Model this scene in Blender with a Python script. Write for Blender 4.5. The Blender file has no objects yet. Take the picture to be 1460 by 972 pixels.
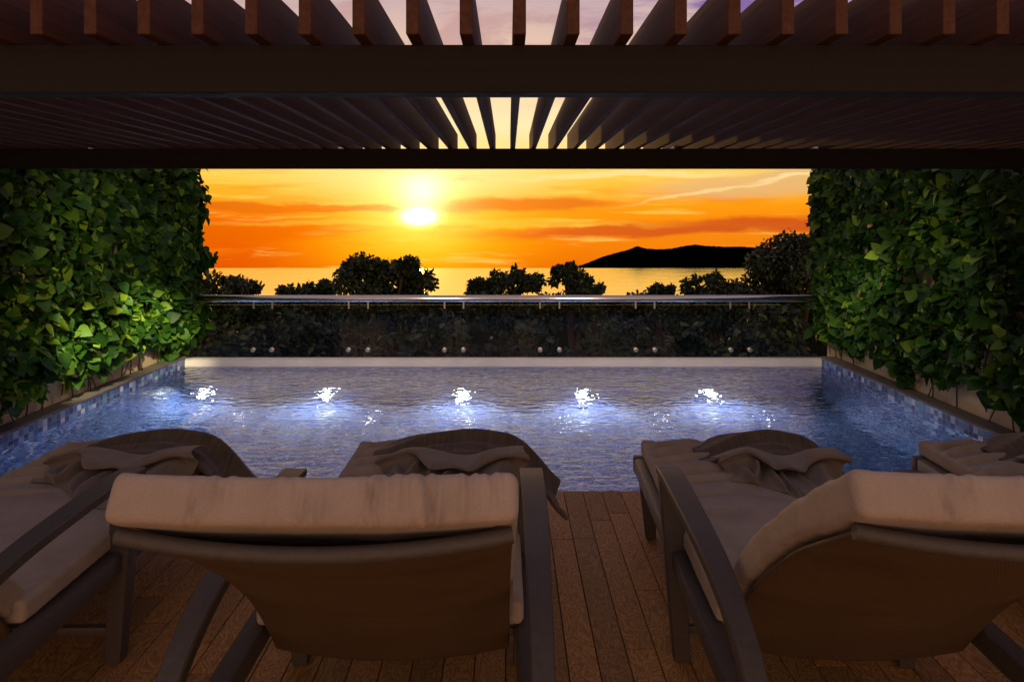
import bpy, bmesh, math, random
import numpy as np
from mathutils import Vector, Matrix, noise
R = math.radians
sc = bpy.context.scene
COL = sc.collection
F, CX, CY, HC = 973.33, 725.0, 315.0, 1.6       # focal length in photo pixels, vanishing point, eye height

# ------------------------------------------------------------------ camera, world, sun, exposure
cam = bpy.data.objects.new("camera", bpy.data.cameras.new("camera")); COL.objects.link(cam)
cam.location = (0, 0, HC); cam.rotation_euler = (R(90), 0, 0)
cam.data.lens = 24; cam.data.sensor_width = 36
cam.data.shift_x = 5 / 1460; cam.data.shift_y = -(486 - CY) / 1460
cam.data.clip_start = .05; cam.data.clip_end = 20000
sc.camera = cam
vs = sc.view_settings
vs.view_transform = 'Standard'; vs.look = 'None'; vs.gamma = 1; vs.use_curve_mapping = False; vs.exposure = 0
sc.cycles.use_denoising = True
sc.cycles.max_bounces = 10; sc.cycles.transparent_max_bounces = 16
sc.cycles.sample_clamp_indirect = 6

class NT:
    """tiny helper to write node trees"""
    def __init__(s, tree): s.t = tree; s.n = tree.nodes; s.l = tree.links
    def new(s, typ, ins=None, **kw):
        nd = s.n.new(typ)
        for k, v in kw.items(): setattr(nd, k, v)
        for k, v in (ins or {}).items(): s.put(nd.inputs[k], v)
        return nd
    def put(s, sock, v):
        if isinstance(v, bpy.types.NodeSocket): s.l.new(v, sock)
        elif isinstance(v, bpy.types.Node): s.l.new(v.outputs[0], sock)
        else:
            if isinstance(v, (tuple, list)) and len(v) == 3 and sock.type == 'RGBA': v = (*v, 1)
            sock.default_value = v
    def m(s, op, a, b=0.0, c=0.0, clamp=False):
        nd = s.n.new('ShaderNodeMath'); nd.operation = op; nd.use_clamp = clamp
        for i, v in enumerate((a, b, c)): s.put(nd.inputs[i], v)
        return nd.outputs[0]
    def step(s, a, lo, hi):
        nd = s.n.new('ShaderNodeMapRange'); nd.interpolation_type = 'SMOOTHSTEP'
        s.put(nd.inputs[0], a); nd.inputs[1].default_value = lo; nd.inputs[2].default_value = hi
        return nd.outputs[0]
    def mix(s, f, a, b, mode='MIX'):
        nd = s.n.new('ShaderNodeMix'); nd.data_type = 'RGBA'; nd.blend_type = mode
        s.put(nd.inputs[0], f); s.put(nd.inputs[6], a); s.put(nd.inputs[7], b)
        return nd.outputs[2]
    def ramp(s, f, stops, interp='LINEAR'):
        nd = s.n.new('ShaderNodeValToRGB'); cr = nd.color_ramp; cr.interpolation = interp
        while len(cr.elements) < len(stops): cr.elements.new(.5)
        for e, (p, c) in zip(cr.elements, stops):
            e.position = p; e.color = (*c, 1) if len(c) == 3 else c
        s.put(nd.inputs[0], f); return nd.outputs[0]
    def vec(s, x, y, z):
        nd = s.n.new('ShaderNodeCombineXYZ')
        for i, v in enumerate((x, y, z)): s.put(nd.inputs[i], v)
        return nd.outputs[0]
    def noise(s, vec, scale, detail=4, rough=.55, dist=0.0):
        nd = s.n.new('ShaderNodeTexNoise'); s.put(nd.inputs['Vector'], vec)
        nd.inputs['Scale'].default_value = scale; nd.inputs['Detail'].default_value = detail
        nd.inputs['Roughness'].default_value = rough; nd.inputs['Distortion'].default_value = dist
        return nd.outputs[0]

SUN_U, SUN_V = (598 - CX) / F, (CY - 309) / F
def build_world():
    w = bpy.data.worlds.new("World"); sc.world = w; w.use_nodes = True
    t = NT(w.node_tree); t.n.clear()
    tc = t.new('ShaderNodeTexCoord'); sep = t.new('ShaderNodeSeparateXYZ', {0: tc.outputs['Generated']})
    x, y, z = sep.outputs
    yy = t.m('MAXIMUM', y, .06)
    u = t.m('DIVIDE', x, yy); v = t.m('DIVIDE', z, yy)
    wob = t.noise(t.vec(t.m('MULTIPLY', u, 3.0), t.m('MULTIPLY', v, 11.0), 0.0), 2.2, 5, .6)
    wv = t.m('ADD', v, t.m('MULTIPLY', t.m('SUBTRACT', wob, .5), .030))
    base = t.ramp(t.m('DIVIDE', t.m('ADD', wv, .07), .7), [
        (0, (.72, .11, .001)), (.06, (.84, .17, .001)), (.12, (.98, .29, .002)), (.17, (1, .48, .010)), (.215, (1, .64, .10)),
        (.30, (1, .80, .44)), (.42, (.88, .60, .40)), (.55, (.60, .42, .42)), (.75, (.36, .27, .42)), (1, (.22, .18, .34))])
    # redder towards the left, low down
    left = t.m('MULTIPLY', t.m('SUBTRACT', 1.0, t.step(u, -.42, -.16)), t.m('SUBTRACT', 1.0, t.step(wv, -.01, .05)))
    c = t.mix(t.m('MULTIPLY', left, .85), base, (.74, .066, .0))
    right = t.m('MULTIPLY', t.step(u, .0, .3), t.m('SUBTRACT', 1.0, t.step(wv, -.01, .06)))
    c = t.mix(t.m('MULTIPLY', right, .55), c, (.92, .27, .008))
    # warm halo and the sun itself, veiled by a thin streak of cloud
    def gauss(u0, v0, su, sv, k=0.0, vv=wv):
        du = t.m('SUBTRACT', u, u0); a = t.m('DIVIDE', du, su)
        b = t.m('DIVIDE', t.m('SUBTRACT', t.m('SUBTRACT', vv, v0), t.m('MULTIPLY', du, k)), sv)
        return t.m('POWER', 2.71828, t.m('MULTIPLY', t.m('ADD', t.m('MULTIPLY', a, a), t.m('MULTIPLY', b, b)), -1.0))
    c = t.mix(t.m('MULTIPLY', gauss(SUN_U, -.02, .13, .07), .80), c, (1.0, .62, .004))
    c = t.mix(t.m('MULTIPLY', gauss(SUN_U + .01, .066, .17, .035), .75), c, (1.0, .86, .42))
    st = t.noise(t.vec(t.m('MULTIPLY', u, 1.3), t.m('MULTIPLY', v, 16.0), 3.1), 2.6, 7, .62, .3)
    st2 = t.noise(t.vec(t.m('MULTIPLY', u, 2.0), t.m('MULTIPLY', v, 30.0), 8.3), 3.0, 6, .6, .2)
    low = t.m('SUBTRACT', 1.0, t.step(wv, .05, .13))
    c = t.mix(t.m('MULTIPLY', t.step(st, .50, .70), t.m('MULTIPLY', low, .60)), c, (.80, .20, .004))
    c = t.mix(t.m('MULTIPLY', t.step(st2, .54, .70), t.m('MULTIPLY', low, .55)), c, (1.0, .68, .12))
    def band(u0, y0, su, sv, col, amt, k=0.0):
        nonlocal c
        g = gauss((u0 - CX) / F, (CY - y0) / F, su / F, sv / F, k)
        c = t.mix(t.m('MULTIPLY', t.step(g, .12, .75), amt), c, col)
    band(410, 296, 230, 6, (.66, .11, .003), .9)
    band(330, 330, 170, 17, (.72, .10, .0), .8, .03)
    band(750, 292, 145, 11, (.66, .13, .008), .95, .02)
    band(1010, 323, 340, 11, (.60, .075, .010), .92, .03)
    band(620, 318, 330, 5, (1, .62, .06), .4, .0)
    band(1090, 262, 180, 20, (.72, .44, .22), .7, .06)
    band(1040, 268, 140, 2.8, (1, .76, .34), .55, .17)
    band(1125, 252, 60, 2.2, (1, .80, .42), .5, .10)
    band(900, 250, 160, 5, (1, .80, .36), .6, .03)
    # high mauve clouds
    hi = t.step(wv, .13, .26)
    cl = t.noise(t.vec(t.m('MULTIPLY', u, 2.2), t.m('MULTIPLY', v, 7.0), 1.7), 2.4, 8, .62, .6)
    c = t.mix(t.m('MULTIPLY', t.step(cl, .46, .62), t.m('MULTIPLY', hi, .75)), c, (.52, .30, .30))
    pur = t.m('MULTIPLY', t.m('MULTIPLY', t.step(u, .02, .3), t.step(wv, .2, .30)), t.step(cl, .36, .58))
    c = t.mix(t.m('MULTIPLY', pur, .9), c, (.19, .10, .36))
    g1 = gauss(SUN_U, SUN_V, .019, .0095, 0, v); g2 = gauss(SUN_U + .004, .043, .032, .024, 0, wv); g3 = gauss(SUN_U, .02, .075, .045, 0, wv)
    add = t.mix(g3, (0, 0, 0), (.55, .40, .14)); add2 = t.mix(g2, (0, 0, 0), (.8, .75, .55)); add1 = t.mix(g1, (0, 0, 0), (9, 7, 3.2))
    c = t.mix(1.0, c, add, 'ADD'); c = t.mix(1.0, c, add2, 'ADD'); c = t.mix(1.0, c, add1, 'ADD')
    # mauve dusk sky overhead; bright warm fill glow added low behind the viewer
    low = t.mix(t.step(t.m('MULTIPLY', y, -1.0), .30, .92), BACK_SIDE, BACK_FILL)
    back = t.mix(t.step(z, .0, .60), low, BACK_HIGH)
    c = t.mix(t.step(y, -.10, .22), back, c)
    sky = t.new('ShaderNodeTexSky', sky_type='NISHITA', sun_disc=False, sun_elevation=R(2), sun_rotation=R(-7.4))
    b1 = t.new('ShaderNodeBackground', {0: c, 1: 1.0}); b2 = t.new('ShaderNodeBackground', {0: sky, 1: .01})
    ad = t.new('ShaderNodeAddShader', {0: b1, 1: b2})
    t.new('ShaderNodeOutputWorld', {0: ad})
BACK_FILL, BACK_SIDE, BACK_HIGH = (1.30, .70, .37), (.22, .15, .115), (.33, .29, .30)
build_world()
sun = bpy.data.objects.new("sun", bpy.data.lights.new("sun", 'SUN')); COL.objects.link(sun)
sun.data.energy = .4; sun.data.angle = R(.6); sun.data.color = (1, .50, .16)
sd = Vector((SUN_U, 1, .03)); sun.rotation_euler = sd.to_track_quat('Z', 'Y').to_euler()

# ------------------------------------------------------------------ materials
def mat(name, build=None, **kw):
    m = bpy.data.materials.new(name); m.use_nodes = True
    t = NT(m.node_tree); p = t.n['Principled BSDF']
    for k, v in kw.items(): t.put(p.inputs[k.replace('_', ' ')], v)
    if build: build(t, p)
    return m
def opos(t): return t.new('ShaderNodeTexCoord').outputs['Object']
def wpos(t): return t.new('ShaderNodeNewGeometry').outputs['Position']
def attr(t, n): return t.new('ShaderNodeAttribute', attribute_name=n).outputs['Fac']
def bump(t, p, h, strength, dist): t.put(p.inputs['Normal'], t.new('ShaderNodeBump', {'Height': h, 'Strength': strength, 'Distance': dist}).outputs[0])
def scaled(t, v, s): return t.new('ShaderNodeVectorMath', {0: v, 1: s}, operation='MULTIPLY').outputs[0]

def fabric(c1, c2, weave=420, ribs=0.0):
    def b(t, p):
        o = opos(t)
        n = t.noise(o, 9, 4); fine = t.noise(scaled(t, o, (1, 1, 1)), weave, 2, .6)
        f = t.m('ADD', t.m('MULTIPLY', n, .75), t.m('MULTIPLY', fine, .35))
        h = t.m('ADD', t.m('ADD', t.m('MULTIPLY', fine, .4), t.m('MULTIPLY', t.noise(o, 40, 3), .9)), t.m('MULTIPLY', t.noise(scaled(t, o, (1, .55, 1)), 13, 4, .6, 1.6), 2.6))
        if ribs:
            r = t.noise(scaled(t, o, (ribs, 3, 8)), 1.0, 3, .6)
            f = t.m('ADD', t.m('MULTIPLY', f, .55), t.m('MULTIPLY', r, .5)); h = t.m('ADD', h, t.m('MULTIPLY', r, 2.0))
        t.put(p.inputs['Base Color'], t.ramp(f, [(.3, c1), (.75, c2)]))
        p.inputs['Roughness'].default_value = .95; p.inputs['Sheen Weight'].default_value = .12; p.inputs['Specular IOR Level'].default_value = .15
        bump(t, p, h, .5, .004)
    return b
M_pad = mat('cushion_fabric', fabric((.31, .235, .19), (.43, .33, .27), 300))
M_towel = mat('towel_fabric', fabric((.20, .155, .125), (.28, .22, .18), 300))
M_throw = mat('throw_fabric', fabric((.06, .043, .030), (.19, .14, .10), 260, 120))
def metal(t, p):
    o = opos(t); n = t.noise(o, 60, 3)
    t.put(p.inputs['Base Color'], t.ramp(n, [(.3, (.060, .047, .042)), (.7, (.078, .061, .054))]))
    p.inputs['Roughness'].default_value = .62; bump(t, p, t.noise(o, 500, 2), .10, .001)
M_frame = mat('coated_frame', metal)
def sling(t, p):
    o = opos(t)
    w = t.m('MULTIPLY', t.m('SINE', t.m('MULTIPLY', t.new('ShaderNodeSeparateXYZ', {0: o}).outputs[0], 900.0)), t.m('SINE', t.m('MULTIPLY', t.new('ShaderNodeSeparateXYZ', {0: o}).outputs[2], 900.0)))
    sx = t.new('ShaderNodeSeparateXYZ', {0: o})
    wv = t.m('MULTIPLY', t.m('SINE', t.m('MULTIPLY', sx.outputs[0], 1300.0)), t.m('SINE', t.m('MULTIPLY', sx.outputs[2], 1500.0)))
    st = t.noise(scaled(t, o, (3, 120, 170)), 1.0, 3, .6)
    f = t.m('ADD', t.m('ADD', t.m('MULTIPLY', t.noise(o, 5, 4), .5), t.m('MULTIPLY', st, .4)), t.m('MULTIPLY', wv, .05))
    t.put(p.inputs['Base Color'], t.ramp(f, [(.25, (.085, .050, .026)), (.65, (.130, .082, .046))]))
    p.inputs['Roughness'].default_value = .75; p.inputs['Specular IOR Level'].default_value = .25; bump(t, p, w, .3, .001)
M_sling = mat('woven_sling', sling)

def timber(c1, c2, rough=.55, axis=1):
    def b(t, p):
        o = wpos(t); s = (55, 1.2, 55) if axis == 1 else (1.2, 55, 55)
        n = t.noise(scaled(t, o, s), 1.0, 5, .6, .6)
        t.put(p.inputs['Base Color'], t.ramp(n, [(.3, c1), (.7, c2)]))
        p.inputs['Roughness'].default_value = rough; p.inputs['Specular IOR Level'].default_value = .25; bump(t, p, n, .25, .003)
    return b
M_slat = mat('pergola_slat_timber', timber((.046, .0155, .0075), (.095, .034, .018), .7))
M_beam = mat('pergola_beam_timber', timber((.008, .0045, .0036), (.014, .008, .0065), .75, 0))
def deckwood(t, p):
    o = wpos(t); r = attr(t, 'rnd'); r2 = attr(t, 'rnd2')
    sep = t.new('ShaderNodeSeparateXYZ', {0: o})
    q = t.vec(t.m('ADD', t.m('MULTIPLY', sep.outputs[0], 9.0), t.m('MULTIPLY', r, 40.0)), t.m('ADD', t.m('MULTIPLY', sep.outputs[1], 3.2), t.m('MULTIPLY', r2, 60.0)), 0.0)
    n = t.noise(q, 1.1, 3, .5, .5)
    rings = t.m('SINE', t.m('MULTIPLY', n, 120.0))
    fine = t.noise(scaled(t, o, (210, 60, 1)), 1.0, 4, .7)
    g = t.m('ADD', t.m('MULTIPLY', rings, .17), t.m('MULTIPLY', fine, .9))
    c = t.ramp(g, [(.12, (.19, .078, .017)), (.45, (.36, .168, .044)), (.8, (.54, .295, .092))])
    c = t.mix(1.0, c, t.ramp(r, [(0, (.72, .70, .70)), (1, (1.18, 1.12, 1.05))]), 'MULTIPLY')
    t.put(p.inputs['Base Color'], c); p.inputs['Roughness'].default_value = .55
    t.put(p.inputs['Roughness'], t.ramp(fine, [(.3, (.55, .55, .55)), (.7, (.8, .8, .8))]))
    bump(t, p, g, .7, .003); p.inputs['Specular IOR Level'].default_value = .3
M_deck = mat('deck_boards', deckwood)
M_gap = mat('deck_underlay', Base_Color=(.008, .006, .005), Roughness=.9)
def plaster(c):
    def b(t, p):
        o = wpos(t); n = t.noise(o, 3, 6, .6)
        t.put(p.inputs['Base Color'], t.ramp(n, [(.3, tuple(k * .85 for k in c)), (.7, c)])); p.inputs['Roughness'].default_value = .9
        bump(t, p, t.noise(o, 90, 4), .2, .003)
    return b
M_wall = mat('beige_plaster', plaster((.50, .38, .25)))
M_ledge = mat('ledge_stone', plaster((.11, .092, .08)))
M_coping = mat('coping_stone', plaster((.74, .67, .62)))
def tile(t, p):
    o = t.new('ShaderNodeVectorMath', {0: wpos(t), 1: (.0173, .0131, .0117)}, operation='ADD').outputs[0]
    S = 1 / .055
    q = scaled(t, o, (S, S, S))
    cell = t.new('ShaderNodeVectorMath', {0: q}, operation='FLOOR').outputs[0]
    fr = t.new('ShaderNodeVectorMath', {0: q}, operation='FRACTION').outputs[0]
    wn = t.new('ShaderNodeTexWhiteNoise', {'Vector': cell}, noise_dimensions='3D')
    c = t.ramp(wn.outputs[0], [(0, (.020, .035, .12)), (.20, (.035, .07, .22)), (.40, (.06, .11, .30)), (.54, (.06, .15, .22)), (.66, (.13, .20, .40)), (.80, (.25, .30, .46)), (.91, (.42, .44, .56)), (1, (.58, .58, .66))], 'CONSTANT')
    s = t.new('ShaderNodeSeparateXYZ', {0: fr}); nrm = t.new('ShaderNodeSeparateXYZ', {0: t.new('ShaderNodeNewGeometry').outputs['True Normal']})
    g = None
    for k in range(3):
        d = t.m('ABSOLUTE', t.m('SUBTRACT', s.outputs[k], .5))
        e = t.m('MULTIPLY', t.m('GREATER_THAN', d, .455), t.m('LESS_THAN', t.m('ABSOLUTE', nrm.outputs[k]), .5))
        g = e if g is None else t.m('MAXIMUM', g, e)
    c = t.mix(t.m('MULTIPLY', g, .75), c, (.20, .22, .27))
    t.put(p.inputs['Base Color'], c); p.inputs['Roughness'].default_value = .12
    bump(t, p, t.m('SUBTRACT', 1.0, g), .3, .002)
M_tile = mat('blue_mosaic', tile)
def water(t, p):
    t.n.remove(p); out = t.n['Material Output']
    o = wpos(t)
    a = t.noise(scaled(t, o, (2.4, 4.5, 1)), 1.0, 2, .5, .4)
    b = t.noise(scaled(t, o, (8.5, 15, 1)), 1.0, 2, .45, .5)
    h = t.m('ADD', t.m('MULTIPLY', a, .50), t.m('MULTIPLY', b, .52))
    bn = t.new('ShaderNodeBump', {'Height': h, 'Strength': 1.0, 'Distance': .024}).outputs[0]
    fr = t.new('ShaderNodeFresnel', {'IOR': 1.58, 'Normal': bn})
    rf = t.new('ShaderNodeBsdfRefraction', {'Color': (.86, .94, 1), 'Roughness': 0.0, 'IOR': 1.33, 'Normal': bn})
    gl = t.new('ShaderNodeBsdfGlossy', {'Color': (.95, .97, 1), 'Roughness': .02, 'Normal': bn})
    mx = t.new('ShaderNodeMixShader', {0: fr, 1: rf, 2: gl}); t.l.new(mx.outputs[0], out.inputs['Surface'])
M_water = mat('pool_water', water)
def seam(t, p):
    t.n.remove(p); out = t.n['Material Output']; o = wpos(t)
    h = t.m('ADD', t.noise(scaled(t, o, (.035, .05, 1)), 1.0, 6, .6), t.m('MULTIPLY', t.noise(scaled(t, o, (.004, .016, 1)), 1.0, 3, .6), 2.0))
    bn = t.new('ShaderNodeBump', {'Height': h, 'Strength': 1.0, 'Distance': .55}).outputs[0]
    gl = t.new('ShaderNodeBsdfGlossy', {'Color': (1, .78, .38), 'Roughness': .10, 'Normal': bn})  # gold tint put into the gloss colour to warm the sky's reflection
    df = t.new('ShaderNodeBsdfDiffuse', {'Color': (.02, .03, .04)})
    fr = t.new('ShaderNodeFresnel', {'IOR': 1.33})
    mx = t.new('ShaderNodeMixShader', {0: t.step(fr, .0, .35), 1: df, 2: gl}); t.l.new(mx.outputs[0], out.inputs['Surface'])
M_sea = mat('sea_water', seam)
def leafm(dark, mid, lite, trans=.12, rough=.45):
    def b(t, p):
        r = attr(t, 'rnd'); o = wpos(t)
        f = t.m('ADD', t.m('MULTIPLY', r, .8), t.m('MULTIPLY', t.noise(o, 14, 3), .3))
        t.put(p.inputs['Base Color'], t.ramp(f, [(.15, dark), (.55, mid), (.95, lite)]))
        p.inputs['Roughness'].default_value = rough; p.inputs['Specular IOR Level'].default_value = .22
        tr = t.new('ShaderNodeBsdfTranslucent', {'Color': mid}); out = t.n['Material Output']
        mx = t.new('ShaderNodeMixShader', {0: trans, 1: p.outputs[0], 2: tr}); t.l.new(mx.outputs[0], out.inputs['Surface'])
    return b
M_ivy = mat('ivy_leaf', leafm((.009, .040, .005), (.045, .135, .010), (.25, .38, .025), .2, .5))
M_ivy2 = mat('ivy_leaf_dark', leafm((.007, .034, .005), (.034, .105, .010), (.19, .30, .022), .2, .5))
M_stem = mat('ivy_stem', timber((.05, .035, .02), (.11, .08, .05), .8, 0))
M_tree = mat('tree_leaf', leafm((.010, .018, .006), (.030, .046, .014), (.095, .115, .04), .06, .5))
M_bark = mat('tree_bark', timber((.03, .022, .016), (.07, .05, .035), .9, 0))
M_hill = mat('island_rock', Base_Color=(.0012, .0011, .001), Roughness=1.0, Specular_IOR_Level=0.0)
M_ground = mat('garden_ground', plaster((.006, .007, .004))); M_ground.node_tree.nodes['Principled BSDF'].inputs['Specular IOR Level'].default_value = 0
M_steel = mat('steel', Base_Color=(.62, .58, .55), Metallic=1.0, Roughness=.16)
M_bolt = mat('brushed_bolt', Base_Color=(.50, .43, .38), Metallic=.8, Roughness=.4)
def glass(t, p):
    t.n.remove(p); out = t.n['Material Output']
    tr = t.new('ShaderNodeBsdfTransparent', {'Color': (.88, .91, .90)}); gl = t.new('ShaderNodeBsdfGlossy', {'Color': (1, 1, 1), 'Roughness': .01})
    fr = t.new('ShaderNodeFresnel', {'IOR': 1.5})
    mx = t.new('ShaderNodeMixShader', {0: t.m('MULTIPLY', fr, .55), 1: tr, 2: gl}); t.l.new(mx.outputs[0], out.inputs['Surface'])
M_glass = mat('railing_glass', glass)
def lamp(strength, col):
    def b(t, p):
        t.put(p.inputs['Emission Color'], col); p.inputs['Emission Strength'].default_value = strength
    return b
M_poollamp = mat('pool_lamp_lens', lamp(60, (.86, .92, 1)), Base_Color=(.8, .8, .8))
M_glint = mat('glint_disc', lamp(50, (1, .88, .82)), Base_Color=(.8, .8, .8))  # glow for the added discs that make the small glints
M_rim = mat('lamp_rim', Base_Color=(.5, .5, .5), Metallic=1.0, Roughness=.3)

# ------------------------------------------------------------------ mesh helpers
def link(name, me, m=None, parent=None, smooth=True):
    o = bpy.data.objects.new(name, me); COL.objects.link(o)
    if m: me.materials.append(m)
    if smooth:
        me.polygons.foreach_set('use_smooth', [True] * len(me.polygons)); 
    if parent: o.parent = parent
    return o
def tag(o, label=None, cat=None, group=None, kind=None):
    if label: o['label'] = label
    if cat: o['category'] = cat
    if group: o['group'] = group
    if kind: o['kind'] = kind
    return o
def thing(name, label, cat, loc=(0, 0, 0), rz=0, group=None):
    o = bpy.data.objects.new(name, None); COL.objects.link(o); o.location = loc; o.rotation_euler = (0, 0, rz); o.empty_display_size = .1
    return tag(o, label, cat, group)
def dup(root, loc, rz, label):
    r = root.copy(); COL.objects.link(r); r.location = loc; r.rotation_euler = (0, 0, rz); r['label'] = label
    for ch in list(root.children):
        c = ch.copy(); COL.objects.link(c); c.parent = r
        for g in list(ch.children):
            d = g.copy(); COL.objects.link(d); d.parent = c
    return r
class MB:
    def __init__(s): s.v = []; s.f = []
    def add(s, v, f):
        n = len(s.v); s.v += [tuple(p) for p in v]; s.f += [tuple(i + n for i in q) for q in f]; return s
    def box(s, x0, x1, y0, y1, z0, z1):
        return s.add([(x, y, z) for z in (z0, z1) for y in (y0, y1) for x in (x0, x1)],
                     [(0, 2, 3, 1), (4, 5, 7, 6), (0, 1, 5, 4), (2, 6, 7, 3), (0, 4, 6, 2), (1, 3, 7, 5)])
    def taper(s, c0, s0, z0, c1, s1, z1):
        v = [(c[0] + a * q[0] / 2, c[1] + b * q[1] / 2, z) for c, q, z in ((c0, s0, z0), (c1, s1, z1)) for b in (-1, 1) for a in (-1, 1)]
        return s.add(v, [(0, 2, 3, 1), (4, 5, 7, 6), (0, 1, 5, 4), (2, 6, 7, 3), (0, 4, 6, 2), (1, 3, 7, 5)])
    def tube(s, pts, rads, n=10, caps=True):
        pts = [Vector(p) for p in pts]; rings = []
        for i, p in enumerate(pts):
            t = (pts[min(i + 1, len(pts) - 1)] - pts[max(i - 1, 0)]).normalized()
            a = t.cross(Vector((0, 0, 1)) if abs(t.z) < .9 else Vector((1, 0, 0))).normalized(); b = t.cross(a)
            r = rads[i] if hasattr(rads, '__len__') else rads
            rings.append([p + (a * math.cos(k * math.tau / n) + b * math.sin(k * math.tau / n)) * r for k in range(n)])
        v = [q for r in rings for q in r]; f = []
        for i in range(len(pts) - 1):
            for k in range(n): f.append((i * n + k, i * n + (k + 1) % n, (i + 1) * n + (k + 1) % n, (i + 1) * n + k))
        if caps: f.append(tuple(range(n))[::-1]); f.append(tuple((len(pts) - 1) * n + k for k in range(n)))
        return s.add(v, f)
    def mesh(s, name, bevel=0, seg=2):
        me = bpy.data.meshes.new(name); me.from_pydata(s.v, [], s.f); me.update()
        bm = bmesh.new(); bm.from_mesh(me); bmesh.ops.recalc_face_normals(bm, faces=bm.faces)
        if bevel: bmesh.ops.bevel(bm, geom=bm.edges[:], offset=bevel, segments=seg, affect='EDGES', profile=.5, clamp_overlap=True)
        bm.to_mesh(me); bm.free(); return me
    def build(s, name, m, parent=None, bevel=0, smooth=None):
        return link(name, s.mesh(name, bevel), m, parent, smooth if smooth is not None else False)
def shade(o, ang=40):
    me = o.data
    me.polygons.foreach_set('use_smooth', [True] * len(me.polygons)); me.set_sharp_from_angle(angle=R(ang)); return o
def grid_mesh(name, P, nx, ny):
    return_f = [(i * ny + j, (i + 1) * ny + j, (i + 1) * ny + j + 1, i * ny + j + 1) for i in range(nx - 1) for j in range(ny - 1)]
    me = bpy.data.meshes.new(name); me.from_pydata(P, [], return_f); me.update(); return me
def ss(a, b, x):
    t = min(1, max(0, (x - a) / (b - a))); return t * t * (3 - 2 * t)
def px(x, y, d): return Vector(((x - CX) * d / F, d, HC - (y - CY) * d / F))

# ------------------------------------------------------------------ the setting: deck, pool, ledges, walls
XL, XR, Y0, Y1, ZW = -3.78, 3.66, 4.05, 7.98, -.098        # pool edges, water level
WL, WR = -3.93, 3.81                                       # wall faces
FLOOR = -1.6
def deck():
    rnd = random.Random(7); V = []; Fc = []; r1 = []; r2 = []; bw = .112; g = .0018
    x = WL
    while x < WR - .01:
        xe = min(x + bw, WR); y = -2.2 - rnd.random() * .8
        while y < Y0 - .005:
            ye = min(y + rnd.choice((.78, .95, 1.1, 1.25)), Y0)
            if Y0 - ye < .25: ye = Y0
            n = len(V); a, b, c, d = x + g, xe - g, y + g, ye - (g if ye < Y0 else 0)
            e = .002
            V += [(a, c, -e), (b, c, -e), (b, d, -e), (a, d, -e), (a + e, c + e, 0), (b - e, c + e, 0), (b - e, d - e, 0), (a + e, d - e, 0),
                  (a, c, -.025), (b, c, -.025), (b, d, -.025), (a, d, -.025)]
            fs = [(4, 5, 6, 7), (0, 1, 5, 4), (1, 2, 6, 5), (2, 3, 7, 6), (3, 0, 4, 7), (8, 9, 1, 0), (9, 10, 2, 1), (10, 11, 3, 2), (11, 8, 0, 3)]
            Fc += [tuple(n + i for i in f) for f in fs]
            p, q = rnd.random(), rnd.random(); r1 += [p] * 12; r2 += [q] * 12
            y = ye
        x = xe
    me = bpy.data.meshes.new('deck'); me.from_pydata(V, [], Fc); me.update()
    for nm, rr in (('rnd', r1), ('rnd2', r2)):
        me.attributes.new(nm, 'FLOAT', 'POINT').data.foreach_set('value', rr)
    o = link('deck', me, M_deck, None, False); tag(o, kind='structure')
    b = MB().box(WL, WR, -3, Y0 - .012, -.2, -.027).build('deck_base', M_gap); tag(b, kind='structure')
deck()
# pool basin: floor and four tiled sides, one structure
pb = MB()
pb.box(XL - .13, XR + .13, Y0 - .01, Y1 + .13, FLOOR - .15, FLOOR)
pb.box(XL - .13, XL, Y0 - .01, Y1, FLOOR, -.002); pb.box(XR, XR + .13, Y0 - .01, Y1, FLOOR, -.002)
pb.box(XL, XR, Y0 - .008, Y0 + .03, FLOOR, -.03); pb.box(XL - .13, XR + .13, Y1, Y1 + .13, FLOOR, -.16)
tag(pb.build('pool', M_tile), kind='structure')
tag(MB().box(XL - .10, XR + .10, Y1 - .002, Y1 + .17, -.157, -.025).build('pool_kerb', M_coping, None, .006), kind='structure')
wm = grid_mesh('pool_water', [(x, y, ZW) for x in np.linspace(XL - .01, XR + .01, 5) for y in np.linspace(Y0 + .025, Y1 + .01, 5)], 5, 5)
tag(link('pool_water', wm, M_water), kind='structure')
tag(MB().box(WL + .001, XL + .012, Y0 - .008, Y1 - .004, 0, .022).build('pool_ledge', M_ledge, None, .004), kind='structure')
tag(MB().box(XR - .012, WR - .001, Y0 - .008, Y1 - .004, 0, .022).build('pool_ledge', M_ledge, None, .004), kind='structure')
tag(MB().box(WL - .25, WL, .3, Y1 + .19, -.6, 2.28).build('plaster_wall', M_wall, None, .008), 'beige plaster wall on the left of the pool, almost hidden by bright ivy', 'wall')
tag(MB().box(WR, WR + .25, .3, Y1 + .19, -.6, 2.28).build('plaster_wall', M_wall, None, .008), 'beige plaster wall on the right of the pool, almost hidden by dark ivy', 'wall')

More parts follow.
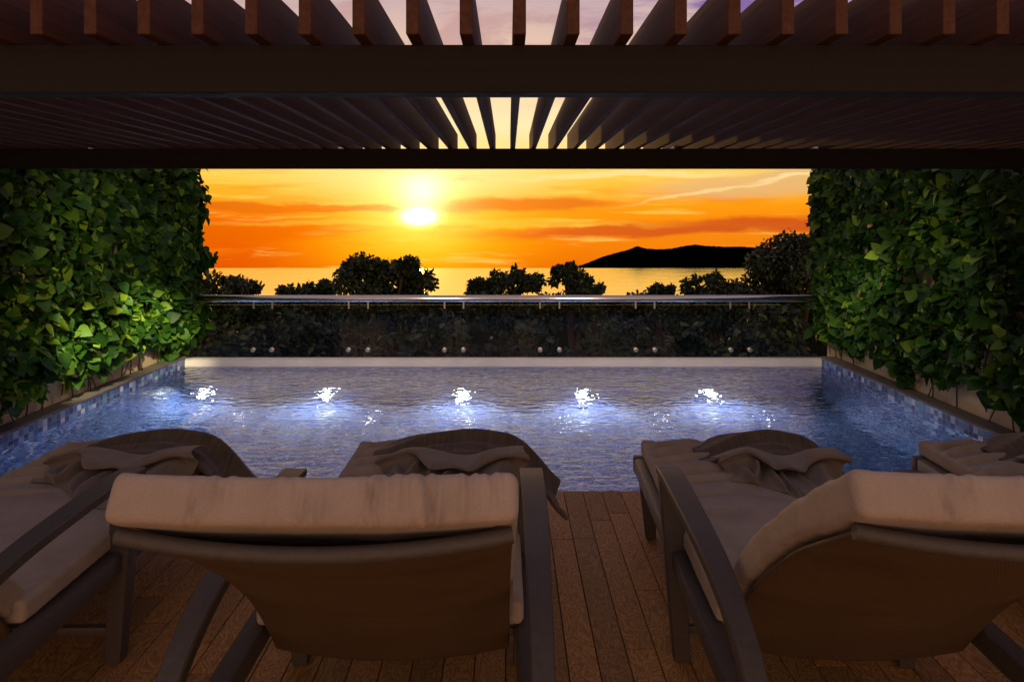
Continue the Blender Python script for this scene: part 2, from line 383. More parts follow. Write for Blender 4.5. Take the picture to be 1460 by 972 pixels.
# ------------------------------------------------------------------ terrain, sea, island
def ground():
    ys = [8.3, 12, 20, 30, 45, 70, 120, 250, 500, 900, 1400, 1800]; xs = np.linspace(-1, 1, 25); P = []
    for s in xs:
        for y in ys:
            x = s * (60 + y * 1.6); z = -3.6 if y < 40 else -3.6 - (y - 40) / 1500 * 168.0
            z += noise.noise(Vector((x * .05, y * .05, 0))) * min(1.2, y * .02)
            P.append((x, y, z))
    tag(link('ground', grid_mesh('ground', P, 25, len(ys)), M_ground), kind='structure')
ground()
SEA = -171.0; DS = 2500.0
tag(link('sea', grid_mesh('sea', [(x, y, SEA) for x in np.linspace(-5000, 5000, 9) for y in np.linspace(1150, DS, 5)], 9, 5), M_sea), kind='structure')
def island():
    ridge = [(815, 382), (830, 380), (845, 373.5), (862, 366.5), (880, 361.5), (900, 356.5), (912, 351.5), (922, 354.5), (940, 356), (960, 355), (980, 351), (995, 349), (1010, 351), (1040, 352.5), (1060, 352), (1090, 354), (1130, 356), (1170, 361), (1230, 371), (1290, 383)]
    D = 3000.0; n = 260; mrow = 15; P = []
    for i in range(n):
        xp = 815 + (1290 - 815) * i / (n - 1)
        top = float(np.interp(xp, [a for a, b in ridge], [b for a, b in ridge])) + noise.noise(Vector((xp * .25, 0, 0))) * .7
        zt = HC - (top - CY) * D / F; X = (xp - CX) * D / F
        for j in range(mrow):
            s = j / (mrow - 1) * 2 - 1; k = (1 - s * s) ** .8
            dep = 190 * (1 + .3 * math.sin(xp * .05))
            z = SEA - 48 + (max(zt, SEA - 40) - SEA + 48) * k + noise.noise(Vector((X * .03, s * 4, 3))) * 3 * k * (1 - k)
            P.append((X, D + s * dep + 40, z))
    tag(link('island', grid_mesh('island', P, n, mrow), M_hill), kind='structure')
island()

# ------------------------------------------------------------------ foliage
def leaf_shape(kind):
    if kind == 'ivy':     # broad, pointed, folded on its midrib and curling at the tip (stem at origin, tip along +y)
        rim = [(.0, .0), (.28, .02), (.44, .22), (.40, .45), (.24, .70), (.0, 1.0)]
        mid = [(.0, .0), (.0, .12), (.0, .30), (.0, .50), (.0, .74), (.0, 1.0)]
        V = [(0, 0, 0)]; 
        for k in range(1, 5): V += [(mid[k][0], mid[k][1], .05 - .12 * mid[k][1] ** 2)]
        V += [(0, 1, -.10)]
        nl = len(V)
        for sgn in (1, -1):
            for k in range(1, 5): V.append((sgn * rim[k][0], rim[k][1], .13 * rim[k][0] * 2 + .0 - .14 * rim[k][1] ** 2 + .03))
        Fc = []
        for b, sgn in ((nl, 1), (nl + 4, -1)):
            q = [(0, b, 1), (1, b, b + 1, 2), (2, b + 1, b + 2, 3), (3, b + 2, b + 3, 4), (4, b + 3, 5)]
            Fc += [f if sgn > 0 else f[::-1] for f in q]
        return np.array(V), Fc
    V = [(0, 0, 0), (.26, .4, .07), (.18, .75, 0), (0, 1, -.1), (-.18, .75, 0), (-.26, .4, .07), (0, .5, 0)]
    return np.array(V), [(0, 1, 6), (1, 2, 6), (2, 3, 6), (3, 4, 6), (4, 5, 6), (5, 0, 6)]
def leaves(name, kind, items, m, parent):
    """items: (pos, direction of tip, normal, size, rnd)"""
    LV, LF = leaf_shape(kind); n = len(LV); allv = np.zeros((len(items) * n, 3)); fs = []; rr = np.zeros(len(items) * n)
    for k, (p, d, nr, s, r) in enumerate(items):
        d = d.normalized(); xx = d.cross(nr)
        if xx.length < 1e-4: xx = d.orthogonal()
        xx.normalize(); zz = xx.cross(d)
        A = np.array([xx, d, zz]); allv[k * n:(k + 1) * n] = LV @ A * s + np.array(p); rr[k * n:(k + 1) * n] = r
        b = k * n; fs += [tuple(i + b for i in f) for f in LF]
    me = bpy.data.meshes.new(name); me.from_pydata(allv.tolist(), [], fs); me.update()
    me.attributes.new('rnd', 'FLOAT', 'POINT').data.foreach_set('value', rr)
    return link(name, me, m, parent)
def rv(rnd): 
    while True:
        v = Vector((rnd.uniform(-1, 1), rnd.uniform(-1, 1), rnd.uniform(-1, 1)))
        if .05 < v.length < 1: return v.normalized()

def ivy(side, label, m, seed, count):
    rnd = random.Random(seed); wx = WL if side < 0 else WR; out = -side
    root = thing('ivy', label, 'climbing plant', (wx, 6, 0)); items = []
    ztop = 2.30; ya, yb = 1.2, Y1 + .22
    def edge(y): return .24 + .22 * noise.noise(Vector((y * 1.9, seed, 0))) + .22 * noise.noise(Vector((y * 5.5, seed, 4)))
    while len(items) < count:
        y = ya + (yb - ya) * (1 - rnd.random() ** 1.25); z = rnd.uniform(0, ztop)
        if z < edge(y): continue
        bulge = .19 + .15 * noise.noise(Vector((y * 1.9, z * 1.9, seed))) + .12 * noise.noise(Vector((y * 5, z * 5, seed)))
        bulge *= ss(0, .35, z - edge(y) + .12) * .8 + .2
        if y > Y1: bulge *= .9
        if side > 0: bulge *= 1 - .45 * ss(6.3, 7.6, y)
        dep = bulge * (rnd.random() ** .55)
        hole = noise.noise(Vector((y * 3.2, z * 3.2, seed + 9)))
        if hole > .20 and dep > .03 and rnd.random() < .75: continue
        pos = Vector((wx + out * (.02 + dep) - wx, y - 6, z))
        nr = (Vector((out * .55, -.25, .45)) + rv(rnd) * 1.0).normalized()
        d = Vector((out * .45, 0, -.6)) + rv(rnd) * 1.0
        d = d - nr * d.dot(nr)
        s = rnd.choice((.06, .075, .09, .11, .135)) * rnd.uniform(.85, 1.15)
        tone = .75 * rnd.random() ** 2 + .30 * max(0, noise.noise(Vector((y * 2.5, z * 2.5, seed + 3))) + .25) + (.45 if rnd.random() < .07 else 0)
        items.append((pos, d, nr, s, tone))
    # leaves round the wall's far end, seen against the sky
    for k in range(count // 9):
        z = rnd.uniform(.2, ztop); x = -out * .2 * rnd.random() ** .7 + out * (.30 if side < 0 else .14) * rnd.random() * (1 + .9 * noise.noise(Vector((z * 3, 2, seed))))
        pos = Vector((x, Y1 - 6 + .22 + rnd.random() * .10, z))
        nr = (Vector((out * .6, .3, .3)) + rv(rnd)).normalized(); d = Vector((0, .3, -1)) + rv(rnd) * .8
        items.append((pos, d, nr, rnd.uniform(.09, .16), rnd.random() * .6))
    leaves('leaves', 'ivy', items, m, root)
    st = MB()
    for k in range(26):
        y = rnd.uniform(ya + 1.5, yb) - 6; pts = []; z = rnd.uniform(.0, .1)
        while z < 2.1:
            pts.append((out * (.02 + .03 * rnd.random()), y, z)); y += rnd.uniform(-.10, .10); z += rnd.uniform(.10, .2)
        st.tube(pts, [.006 * (1 - .5 * i / len(pts)) for i in range(len(pts))], 6)
    st.build('stems', M_stem, root, 0, True)
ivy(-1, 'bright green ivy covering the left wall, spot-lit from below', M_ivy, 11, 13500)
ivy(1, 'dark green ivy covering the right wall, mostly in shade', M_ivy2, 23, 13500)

def tree(name, label, cat, base, crown, n, seed, ls=.26, group='trees and shrubs beyond the glass railing'):
    """crown: list of lobes (x, y, z, rx, ry, rz) in world space; base on the ground"""
    rnd = random.Random(seed); b = Vector(base); root = thing(name, label, cat, b, 0, group); items = []
    tot = sum(l[3] * l[5] for l in crown)
    subs = []
    for (x, y, z, rx, ry, rz) in crown:
        c = Vector((x, y, z)); k = max(16, int(70 * rx * rz))
        for i in range(k):
            v = rv(rnd); rr = rnd.uniform(.55, .95)
            q = c + Vector((v.x * rx, v.y * ry, v.z * rz)) * rr
            subs.append((q, min(rx, rz) * rnd.uniform(.28, .50)))
    for i in range(n):
        q, r = subs[rnd.randrange(len(subs))]; v = rv(rnd)
        p = q + Vector((v.x, v.y, v.z * .8)) * r * rnd.uniform(.6, 1.05)
        nr = (v + Vector((0, -.2, .7)) + rv(rnd) * .6).normalized(); d = v * .5 + Vector((0, 0, -.4)) + rv(rnd) * .8
        tone = rnd.random() ** 3 * 1.0
        items.append((p - b, d, nr, ls * rnd.uniform(.55, 1.15), tone))
    leaves('crown', 'tree', items, M_tree, root)
    t = MB(); h = max(l[2] for l in crown) - b.z; sway = rnd.uniform(-.15, .15)
    pts = [(sway * math.sin(k * 1.7) * .5, 0, h * k / 6 - .05) for k in range(7)]
    t.tube(pts, [.13 * (1 - .12 * k) for k in range(7)], 8)
    for (x, y, z, rx, ry, rz) in crown:
        e = Vector((x, y, z)) - b; s0 = Vector(pts[3]); 
        t.tube([s0, (s0 + e) / 2 + Vector((0, 0, .15)), e], [.07, .05, .025], 6)
    t.build('trunk', M_bark, root, 0, True)
def gz(x, y): return -3.75
def crown_px(c, d, yd=0):      # lobes given in the photo's pixels at depth d
    out = []
    for i, (x, y, rx, ry) in enumerate(c):
        dd = d + yd * math.sin(i * 2.1); p = px(x, y, dd); k = dd / F
        out.append((p.x, p.y, p.z, rx * k, (rx + ry) * .5 * k, ry * k))
    return out
TREES = [
 ('round dark tree just beside the left ivy, low over the railing', 17, [(318, 414, 45.2, 24.2), (345, 410, 22.6, 17.6), (300, 448, 49.2, 27.84), (345, 458, 49.2, 25.52)]),
 ('small low tree with a knobbly top left of the largest dark tree', 20, [(425, 416, 29.4, 13.2), (462, 412, 15.8, 11), (440, 444, 54.12, 24.36)]),
 ('largest dark tree rising over the railing left of the sun track', 16, [(520, 398, 49.7, 30.8), (560, 396, 45.2, 26.4), (578, 380, 20.3, 12.1), (592, 404, 30.5, 19.8), (505, 384, 20.3, 13.2), (545, 448, 73.8, 30.16)]),
 ('broad dark tree right of the sun track, its left side ragged', 18, [(740, 404, 42.9, 19.8), (690, 411, 31.6, 12.1), (715, 448, 68.88, 29)]),
 ('dark tree with a crooked tuft on top, under the tip of the island', 15, [(812, 402, 33.9, 19.8), (805, 385, 18.1, 9.9), (838, 412, 22.6, 9.9), (810, 448, 60.68, 29)]),
 ('lowest treetop, only just clearing the rail below the island', 20, [(945, 418, 24.9, 9.9), (930, 448, 54.12, 25.52)]),
 ('rounded dark tree below the middle of the island', 18, [(1012, 408, 40.7, 18.7), (1045, 415, 20.3, 9.9), (1000, 448, 65.6, 26.68)]),
 ('tallest tree, standing against the right ivy and covering the island end', 14, [(1130, 376, 54.2, 41.8), (1103, 396, 36.2, 35.2), (1165, 378, 56.5, 46.2), (1095, 438, 49.2, 32.48), (1150, 433, 49.2, 34.8)]),
]
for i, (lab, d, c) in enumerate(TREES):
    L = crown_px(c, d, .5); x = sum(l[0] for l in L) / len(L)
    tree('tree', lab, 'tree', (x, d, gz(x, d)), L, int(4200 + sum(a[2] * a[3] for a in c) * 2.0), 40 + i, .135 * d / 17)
SHRUBS = [(318, 486, 50, 34, 11, 'dark shrub seen through the leftmost glass pane'), (438, 478, 40, 40, 10.5, 'shrub with a few pale leaves behind the second glass pane'),
          (560, 500, 48, 26, 12, 'low dark shrub behind the glass below the largest tree'), (628, 478, 34, 36, 11, 'leafy shrub in the gap under the sun track'),
          (752, 492, 52, 30, 11.5, 'dark shrub behind the middle of the glass railing'), (885, 484, 46, 34, 11, 'leafy shrub in the gap between the crooked tree and the lowest treetop'),
          (985, 494, 42, 26, 10.5, 'low shrub behind the fifth glass pane'), (1098, 474, 52, 42, 11.5, 'dark shrub behind the glass near the right ivy')]
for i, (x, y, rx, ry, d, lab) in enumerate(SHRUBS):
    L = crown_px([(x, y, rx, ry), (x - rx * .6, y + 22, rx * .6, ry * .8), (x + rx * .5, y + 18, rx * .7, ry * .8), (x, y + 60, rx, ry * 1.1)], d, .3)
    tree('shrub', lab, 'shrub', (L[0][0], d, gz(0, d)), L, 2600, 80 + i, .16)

# ------------------------------------------------------------------ glass railing
YR = Y1 + .085
rail = thing('glass_railing', 'frameless glass railing with a steel handrail along the far pool edge', 'railing', (0, YR, 0))
zr = HC - (426 - CY) * YR / F
MB().tube([(WL + .12, 0, zr), (0, 0, zr), (WR - .12, 0, zr)], .043, 20).build('handrail', M_steel, rail, 0, True)
shade(rail.children[0])
BX = [362, 388.5, 497.5, 525, 634, 661, 770, 797.5, 906, 933, 1041, 1068]
bx = [(x - CX) * YR / F for x in BX]
joints = [WL + .06] + [(bx[i] + bx[i + 1]) / 2 for i in range(0, 12, 2)] + [WR - .06]
for a, b in zip(joints, joints[1:]):
    MB().box(a + .006, b - .006, -.006, .006, -.022, zr - .07).build('glass_panel', M_glass, rail)
zb = HC - (498 - CY) * YR / F
for x in bx:
    o = MB().tube([(x, -.045, zb), (x, -.042, zb), (x, -.012, zb), (x, -.0065, zb)], [.022, .027, .027, .014], 16).build('bolt', M_bolt, rail, 0, True); shade(o)
    o = MB().box(x - .010, x + .010, -.018, -.007, zr - .115, zr - .030).build('bracket', M_bolt, rail, .003)

# ------------------------------------------------------------------ pool lamps and glint discs
def pool_lamp_or_glint(label, x, y, z, r, m, group, face):
    root = thing('pool_light_or_glint', label, 'pool light', (x, y, z), 0, group); a = Vector((0, -1, 0)) if face == 'wall' else Vector((0, 0, 1))
    o = MB().tube([a * .0, a * .02, a * .028], [r * 1.25, r * 1.25, r * 1.05], 20).build('rim', M_rim, root, 0, True); shade(o)
    o = MB().tube([a * .029, a * .034, a * .036], [r, r * .9, r * .5], 20).build('lens', m, root, 0, True)  # lamp lens on the wall; on the floor, the added glint disc
    if face == 'wall':
        L = bpy.data.lights.new('pool_lamp_or_glint', 'SPOT'); L.energy = 75; L.color = (.95, .93, 1); L.spot_size = R(165); L.spot_blend = .6; L.shadow_soft_size = 0
        l = bpy.data.objects.new('lamp', L); COL.objects.link(l); l.parent = root; l.location = (0, -.05, 0)
        l.rotation_euler = Vector((0, -1, -.35)).to_track_quat('-Z', 'Y').to_euler()
names = ['leftmost of the five bright white pool lights', 'second from the left of the five bright white pool lights', 'middle one of the five bright white pool lights', 'fourth from the left of the five bright white pool lights', 'rightmost of the five bright white pool lights']
for x, lab in zip((292, 466, 660, 832, 1012), names):
    pool_lamp_or_glint(lab + ', glowing under the far water', (x - CX) / F * Y1, Y1, -1.30, .055, M_poollamp, 'bright white pool lights', 'wall')
names = ['first', 'second', 'third', 'fourth', 'fifth', 'sixth']
for x, lab in zip((342, 526, 672, 805, 945, 1093), names):
    pool_lamp_or_glint(lab + ' from the left of the six small glints in the middle of the pool', (x - CX) / F * 7.35, 7.35, FLOOR, .008, M_glint, 'small glints in the middle of the pool water', 'floor')  # tiny glowing discs added on the floor to imitate glints on the water

# ------------------------------------------------------------------ pergola
per = thing('pergola', 'dark brown timber pergola of slats on two beams over the deck', 'pergola', (0, 1.7, 0))
ZB0, ZB1, ZS = 1.939, 2.066, 2.214
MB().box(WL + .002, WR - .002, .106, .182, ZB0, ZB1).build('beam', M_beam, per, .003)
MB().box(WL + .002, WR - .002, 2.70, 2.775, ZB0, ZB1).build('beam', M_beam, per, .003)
n = 0; sl = None
k = -28
while k <= 27:
    x = .028 + .1347 * k; k += 1
    if not (WL + .03 < x < WR - .03): continue
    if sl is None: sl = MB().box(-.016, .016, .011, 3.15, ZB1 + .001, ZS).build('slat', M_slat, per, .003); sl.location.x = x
    else:
        c = sl.copy(); COL.objects.link(c); c.parent = per; c.location.x = x

# ------------------------------------------------------------------ loungers
def resample(path, n):
    p = np.array(path, float); d = np.r_[0, np.cumsum(np.hypot(*np.diff(p, axis=0).T))]; s = np.linspace(0, d[-1], n)
    # smooth
    q = np.c_[np.interp(s, d, p[:, 0]), np.interp(s, d, p[:, 1])]
    for _ in range(max(2, n // 8)): q[1:-1] = (q[:-2] + 2 * q[1:-1] + q[2:]) / 4
    return q, s
def pad_mesh(name, path, t, w, ext, r, n=60, nx=90, disp=None, bend=None, arc=9):
    q, s = resample(path, n)
    tg = np.gradient(q, axis=0); tg /= np.linalg.norm(tg, axis=1)[:, None]; nm = np.c_[-tg[:, 1], tg[:, 0]]
    if nm[:, 1].mean() < 0: nm = -nm
    xs = np.r_[-w + r * (1 - np.cos(np.linspace(0, math.pi / 2, 6)))[:-1], np.linspace(-w + r, w - r, nx), w - r * (1 - np.cos(np.linspace(0, math.pi / 2, 6)))[::-1][1:]]
    def outline(x, ins):
        h = t / 2 - ins; e = max(.002, ext - ins); o = []
        for i in range(n): o.append((q[i], nm[i] * h, s[i], 0))
        sg = lambda a: math.copysign(abs(a) ** .45, a)
        for k in range(1, arc):
            a = math.pi / 2 - math.pi * k / arc; o.append((q[-1], nm[-1] * h * sg(math.sin(a)) + tg[-1] * e * sg(math.cos(a)), s[-1], 1))
        for i in range(n - 1, -1, -1): o.append((q[i], -nm[i] * h, s[i], 2))
        for k in range(1, arc):
            a = -math.pi / 2 - math.pi * k / arc; o.append((q[0], nm[0] * h * sg(math.sin(a)) - tg[0] * e * abs(sg(math.cos(a))), s[0], 3))
        return o
    V = []; N = 0
    for x in xs:
        e = w - abs(x); ins = 0 if e >= r else r * (1 - max(0, 1 - ((r - e) / r) ** 2) ** .5)
        O = outline(x, min(ins, t / 2 - .003)); N = len(O)
        for (p, off, si, side) in O:
            L = np.hypot(*off) or 1; v = p + off
            if disp: v = v + off / L * disp(x, si, side, s[-1], off)
            if bend: v = v + bend(x, si / s[-1])
            V.append((x, v[0], v[1]))
    Fc = []
    for i in range(len(xs) - 1):
        for j in range(N): Fc.append((i * N + j, i * N + (j + 1) % N, (i + 1) * N + (j + 1) % N, (i + 1) * N + j))
    for b, rev in ((0, 0), ((len(xs) - 1) * N, 1)):
        idx = list(range(N)); a0 = n + (arc - 1) // 2          # pair top and bottom around the far-end mid point
        top = [(a0 - k) % N for k in range(N // 2)]; bot = [(a0 + 1 + k) % N for k in range(N // 2)]
        for k in range(N // 2 - 1):
            f = (b + top[k], b + bot[k], b + bot[k + 1], b + top[k + 1]); Fc.append(f[::-1] if rev else f)
    mb = MB(); mb.v = V; mb.f = Fc
    return mb.mesh(name)
def seat_disp(x, s, side, S, off):
    y = -.46 + s; d = .004 * noise.noise(Vector((x * 5, y * 5, 1)))
    if side in (0,):
        for k, (y0, sl, am, wd) in enumerate(((.88, .40, .026, .017), (.78, .50, .028, .018), (.67, .45, .022, .016), (.52, .42, .026, .018), (.42, .38, .020, .016), (.29, .30, .015, .018), (.12, .25, .010, .02))):
            xx = x + .39; yc = y0 + sl * xx - .25 * xx * xx; f = ss(-.01, .06, xx) * (1 - ss(.18, .42, xx))
            g = (y - yc) / wd; d += am * f * (math.exp(-g * g) - .5 * math.exp(-(g + 1.6) ** 2 * .5))
    if abs(x) > .33:
        d += .011 * abs(noise.noise(Vector((x * 3, y * 20, 3)))) * (1 if y > .2 else .4)
    return d
_r = random.Random(31)
CREASES = [(_r.uniform(-.33, .33) * (.75 + .25 * _r.random()) + .03, _r.uniform(-.35, .35), _r.uniform(.004, .009), _r.uniform(.004, .010), _r.uniform(-.02, .02), _r.uniform(.02, .05)) for _ in range(24)]
def back_disp(x, s, side, S, off):
    u = s / S; end = ss(.90, 1.0, u)
    lump = .005 * noise.noise(Vector((x * 4, s * 4, 5))) + .003 * noise.noise(Vector((x * 11, s * 6, 8)))
    if end > 0:
        msk = .45 + .55 * ss(-.2, .25, noise.noise(Vector((x * 2.6 + 3.1, 0, 2))) + .15)
        rd = 1 - abs(noise.noise(Vector((x * 19 + .6 * noise.noise(Vector((s * 14, x * 3, off[1] * 30))), off[1] * 5, 4)))) * 2.2
        rd2 = noise.noise(Vector((x * 42, off[1] * 9, 6)))
        wt = max(0, (off[0] * -.85 + off[1] * .52) / (np.hypot(*off) + 1e-6)) ** .5
        h = off[0] * .52 + off[1] * .85; cr = 0
        for (xc, sl, wd, dp, hc, hl) in CREASES:
            g = (x - xc - sl * h - .004 * math.sin(h * 90 + xc * 40)) / wd
            if abs(g) < 5: cr += dp * math.exp(-((h - hc) / hl) ** 2) * (-math.exp(-g * g) + .9 * math.exp(-((abs(g) - 2.2) ** 2)))
        lump = lump * .5 + wt * end * (cr + .0015 * rd2)
    else:
        lump += .004 * noise.noise(Vector((x * 6, s * 15, 9)))
    if abs(x) > .32: lump += .005 * noise.noise(Vector((x, s * 14, 3)))
    return lump
PANEL = [(-.43, .325), (-.52, .445), (-.64, .585), (-.80, .725), (-1.00, .875), (-1.275, 1.04)]
def offset_path(path, d, ext_end=0, cut=0):
    q, s = resample(path, 40); tg = np.gradient(q, axis=0); tg /= np.linalg.norm(tg, axis=1)[:, None]; nm = np.c_[-tg[:, 1], tg[:, 0]]
    if nm[:, 1].mean() < 0: nm = -nm
    p = q + nm * d; p = p[int(cut):]; p = np.r_[p, [p[-1] + tg[-1] * ext_end]]; return [tuple(a) for a in p]
def bar(pts, W, T):        # bar in a plane of constant x; W across x, T in the plane; chamfered section
    mb = MB(); V = []; k = len(pts)
    for i, (x, y, z) in enumerate(pts):
        a = Vector(pts[max(i - 1, 0)]); b = Vector(pts[min(i + 1, k - 1)]); t = (b - a).normalized(); nn = Vector((1, 0, 0)).cross(t).normalized()
        w, h = W[i] / 2, T[i] / 2; c = min(w, h) * .22
        for (p, q) in ((-w + c, h), (w - c, h), (w, h - c), (w, -h + c), (w - c, -h), (-w + c, -h), (-w, -h + c), (-w, h - c)):
            V.append(Vector((x, y, z)) + Vector((1, 0, 0)) * p + nn * q)
    Fc = []
    for i in range(k - 1):
        for j in range(8): Fc.append((i * 8 + j, i * 8 + (j + 1) % 8, (i + 1) * 8 + (j + 1) % 8, (i + 1) * 8 + j))
    Fc += [tuple(range(8)), tuple((k - 1) * 8 + j for j in range(8))]
    return mb.add(V, Fc)
def curve(ctrl, n):        # Catmull-Rom through control tuples
    out = []; P = [np.array(c, float) for c in ctrl]; P = [2 * P[0] - P[1]] + P + [2 * P[-1] - P[-2]]
    for i in range(1, len(P) - 2):
        for k in range(n):
            t = k / n; a, b, c, d = P[i - 1:i + 3]
            out.append(.5 * (2 * b + (c - a) * t + (2 * a - 5 * b + 4 * c - d) * t * t + (3 * b - a - 3 * c + d) * t ** 3))
    out.append(P[-2]); return out
def lounger(label):
    r = thing('sun_lounger', label, 'sun lounger', (0, 0, 0), 0, 'sun loungers facing the pool')
    # frame: side rails, foot rail, cross bars
    f = MB()
    for s in (-1, 1): f.box(*sorted((s * .372, s * .436)), -.98, .925, .335, .408)
    f.box(-.436, .436, .926, .985, .325, .408); f.box(-.364, .364, -.36, -.31, .345, .39); f.box(-.364, .364, .30, .34, .36, .395)
    shade(f.build('seat_frame', M_frame, r, .010))
    sb = MB().box(-.362, .362, -.30, .924, .396, .409).build('seat_sling', M_sling, r, .003)
    for s in (-1, 1):
        m = MB().taper((s * .352, .945), (.050, .048), 0, (s * .372, .945), (.085, .062), .324); shade(m.build('leg', M_frame, r, .008))
        m = MB().taper((s * .398, -.005), (.058, .060), 0, (s * .437, .0), (.084, .078), .655)
        p = m.build('arm_post', M_frame, r, .008); shade(p)
        C = curve([(.045, .670, .086, .026), (-.10, .678, .084, .028), (-.35, .674, .078, .030), (-.60, .655, .070, .034), (-.80, .612, .062, .038), (-.95, .535, .057, .040), (-1.12, .38, .054, .042), (-1.32, .0, .052, .042)], 6)
        b = bar([(s * (.437 - .012 * ss(.2, 1.0, -c[0])), c[0], max(c[1], .012)) for c in C], [c[2] for c in C], [c[3] for c in C])
        shade(b.build('armrest', M_frame, r), 30)
    shade(MB().box(-.375, .375, -.018, .014, .095, .125).build('stretcher', M_frame, r, .005))
    # reclined back: sling panel in a rolled frame
    sag = lambda x, u: np.array((-.026, -.040)) * (1 - (x / .355) ** 2) * (.65 + .35 * math.sin(math.pi * min(1, u * .9 + .05)))
    pm = link('back_panel', pad_mesh('back_panel', PANEL, .016, .352, .008, .007, 50, 40, None, sag, 5), M_sling, r)
    rim = MB(); q, s_ = resample(PANEL, 40)
    rim.tube([(-.352 + .704 * k / 24, q[-1][0] + sag(-.352 + .704 * k / 24, 1)[0] + .004, q[-1][1] + sag(-.352 + .704 * k / 24, 1)[1]) for k in range(25)], .015, 10)
    shade(rim.build('back_frame', M_frame, r), 60)
    # cushions
    link('seat_cushion', pad_mesh('seat_cushion', [(-.46, .4445), (.965, .4445)], .068, .395, .024, .018, 190, 100, seat_disp), M_pad, r)
    bp = offset_path(PANEL, .058, .030, 5)
    link('back_cushion', pad_mesh('back_cushion', bp, .084, .362, .026, .020, 100, 260, back_disp, lambda x, u: sag(x, u) * .25 * u), M_pad, r)
    return r
LOC = [(-1.83, 2.49, -R(-1.0), 'leftmost lounger, cut off by the photo edge, seen along its right armrest'),
       (-.353, 2.49, -R(-.4), 'lounger left of centre with its cushioned backrest square to the viewer'),
       (1.03, 2.49, -R(2.4), 'lounger right of centre with its left armrest and whole seat in view'),
       (2.46, 2.49, -R(1.5), 'rightmost lounger of which only the foot end shows at the photo edge')]
l0 = lounger(LOC[0][3]); l0.location = (*LOC[0][:2], 0); l0.rotation_euler.z = LOC[0][2]
for x, y, a, lab in LOC[1:]: dup(l0, (x, y, 0), a, lab)

# ------------------------------------------------------------------ throws and towels on the foot ends
def sheet(name, fn, nx, ny, th, m, sub=1):
    P = [inward(fn(i / (nx - 1), j / (ny - 1))) for i in range(nx) for j in range(ny)]
    me = grid_mesh(name, P, nx, ny); o = link(name, me, m)
    s = o.modifiers.new('thickness', 'SOLIDIFY'); s.thickness = th; s.offset = 1
    b = o.modifiers.new('soften', 'SUBSURF'); b.levels = sub; b.render_levels = sub
    return o
def prof(x): return float(np.interp(x, [-.30, -.22, -.05, .10, .30, .40, .46, .53, .60], [.482, .503, .540, .560, .550, .530, .475, .39, .30]))
SHIFT = 0.0
def inward(p):
    return (p[0] + SHIFT * (1 - ss(-.29, .40, p[0])), p[1], p[2])
def throw_fn(u, v):
    x = -.29 + u * .89
    h = sum(prof(x + d) for d in (-.05, -.03, 0, .03, .05)) / 5
    base = .484 if x < .36 else .484 - (x - .36) * 1.0
    if v < .25:
        t = v / .25; y = 1.02 - .12 * t; k = math.sin(t * math.pi / 2); z = base - .03 + (h - base + .03) * k
    elif v < .8:
        t = (v - .25) / .55; y = .90 - .24 * t; z = h - .018 * t + .010 * math.sin(t * 5 + u * 2)
    else:
        t = (v - .8) / .2; an = t * math.pi * 1.15; r = .022
        y = .66 - r * math.sin(an) + .03 * max(0, t - .6); z = h - .018 - r + r * math.cos(an)
    w = ss(0, .25, u) * .6 + .4
    z += w * (.010 * math.sin(v * 17 + u * 4 + noise.noise(Vector((u * 3, v * 2, 1))) * 3) + .012 * noise.noise(Vector((u * 5, v * 3, 7))))
    y += .05 * math.sin(u * 3.2 + .4) - .03 + .02 * noise.noise(Vector((u * 4, 3, v))) - .10 * ss(.8, 1, u) * (v - .3)
    x += .02 * math.sin(v * 9) * ss(.6, 1, u)
    if u < .12:
        t = 1 - u / .12; y = y + (.80 - y) * t * .55; z = .486 + (z - .486) * (1 - t * .6)
    return (x, y, z)
def towel_fn(u, v):
    # u across the lounger, v from the back (under the throw) over a forward-rolled lip, a hollow, then down to a front hem
    x = -.22 + .66 * u
    over = .10 * ss(.22, .40, u) * (1 - .55 * ss(.60, .72, u)) * (1 + .25 * math.sin(u * 22))
    top = .562 + .026 * math.sin(u * 7.5 + .6) - .045 * (1 - ss(0, .3, u)) - .012 * ss(.7, 1, u)
    front = .20 + .20 * (1 - u) + .05 * math.sin(u * 6 + 1) - .05 * ss(.35, .55, u)
    lipy = .56 - over; hem = .4825
    ctrl = [(.70, top - .035), (.62, top - .004), (lipy + .03, top + .004), (lipy, top - .006), (lipy + .012, top - .022), (.575, top - .030), (.555, top - .050), (.49, (top - .05) * .62 + hem * .38), ((.49 + front) / 2, (top - .05) * .22 + hem * .78 + .008), (front, hem)]
    k = v * (len(ctrl) - 1); i = min(int(k), len(ctrl) - 2); t = k - i
    P = [np.array(c) for c in ctrl]; a = P[max(i - 1, 0)]; b = P[i]; c = P[i + 1]; d = P[min(i + 2, len(P) - 1)]
    y, z = .5 * (2 * b + (c - a) * t + (2 * a - 5 * b + 4 * c - d) * t * t + (3 * b - a - 3 * c + d) * t ** 3)
    fr = ss(.55, .8, v) * (1 - ss(.93, 1, v))
    fold = 0
    for (u0, sl, am, wd) in ((.10, .25, .040, .035), (.23, -.18, .046, .028), (.36, .10, .034, .022), (.47, -.05, .026, .018), (.63, .15, .016, .03), (.82, -.25, .024, .05)):
        g = (u - u0 - sl * (v - .75)) / wd; fold += am * (math.exp(-g * g) - .45 * math.exp(-(g - 1.9) ** 2 * .7))
    z += fold * fr; y -= fold * .8 * fr
    z += .007 * noise.noise(Vector((u * 6, v * 7, 2))) * (1 - ss(.9, 1, v)); y += .012 * noise.noise(Vector((u * 5, v * 4, 6)))
    if x > .37: z -= (x - .37) * .9 * ss(.3, .8, v)
    x += .015 * math.sin(v * 11 + u * 3) + .05 * (v - .6) * ss(.5, 1, 1 - u)
    return (x, y, max(z, .480) if x < .37 else z)
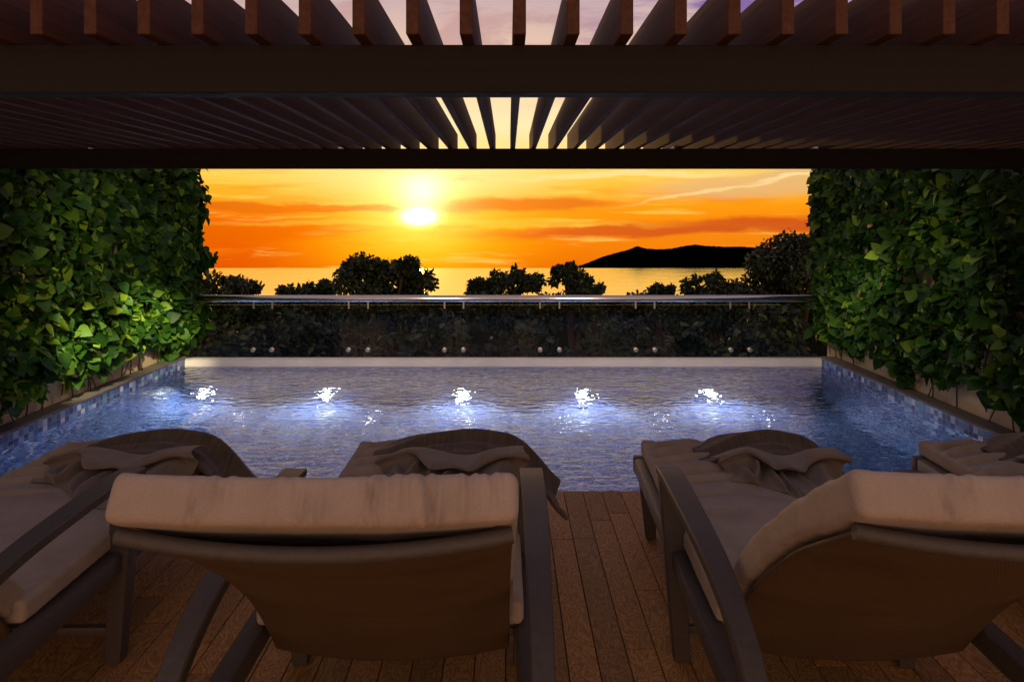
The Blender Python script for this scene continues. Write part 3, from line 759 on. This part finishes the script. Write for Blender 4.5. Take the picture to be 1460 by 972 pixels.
TL = ['brown ribbed throw on the leftmost lounger, spilling over its right side', 'brown ribbed throw on the foot of the lounger left of centre, hanging towards the deck', 'brown ribbed throw arched over the foot of the lounger right of centre', 'brown throw on the foot of the rightmost lounger, cut by the photo edge']
WLB = ['rumpled taupe towel on the leftmost lounger behind its armrest', 'rumpled taupe towel peeking over the square backrest left of centre', 'rumpled taupe towel in full view on the lounger right of centre', 'taupe towel on the rightmost lounger, only its edge in view']
for i, (x, y, a, _) in enumerate(LOC):
    if i in (0, 2):
        SHIFT = (0.0, 0, .13)[i]
        o, w = sheet('throw', throw_fn, 90, 48, .006, M_throw), sheet('towel', towel_fn, 84, 70, .004, M_towel); last = (o, w)
    else:
        o, w = last[0].copy(), last[1].copy(); COL.objects.link(o); COL.objects.link(w)
    for q, lab, cat, g in ((o, TL[i], 'throw', 'throws on the loungers'), (w, WLB[i], 'towel', 'towels on the loungers')):
        q.location = (x, y, 0); q.rotation_euler = (0, 0, a); tag(q, lab, cat, g)

# ------------------------------------------------------------------ downlights on the outer face of the pergola's far beam, washing the ivy
def downlight(x, target, power, size, col=(1, .88, .60)):
    p = Vector((x, 4.40 + .075 + .05, 2.035)); a = (Vector(target) - p).normalized(); b = p - per.location
    o = MB().tube([b - a * .06, b + a * .05, b + a * .052], [.030, .030, .024], 14).build('spotlight', M_rim, per, 0, True); shade(o)
    L = bpy.data.lights.new('spotlight_lamp', 'SPOT'); L.energy = power; L.color = col; L.spot_size = R(size); L.spot_blend = .9; L.shadow_soft_size = .03
    l = bpy.data.objects.new('lamp', L); COL.objects.link(l); l.parent = per; l.location = b + a * .07
    l.rotation_euler = a.to_track_quat('-Z', 'Y').to_euler()
W = (1, .86, .52)
downlight(-2.30, (-3.70, 7.25, .40), 950, 19, W)
downlight(-2.75, (-3.75, 6.15, .30), 600, 19, W)
downlight(-2.05, (-3.75, 6.3, .85), 55, 62, W)
downlight(2.35, (3.62, 7.2, .75), 190, 20, W)
downlight(2.05, (3.62, 6.2, .80), 40, 62, W)
downlight(-1.10, (-1.7, Y1, -.1), 200, 64, (1, .80, .66))
downlight(1.10, (1.7, Y1, -.1), 200, 64, (1, .80, .66))
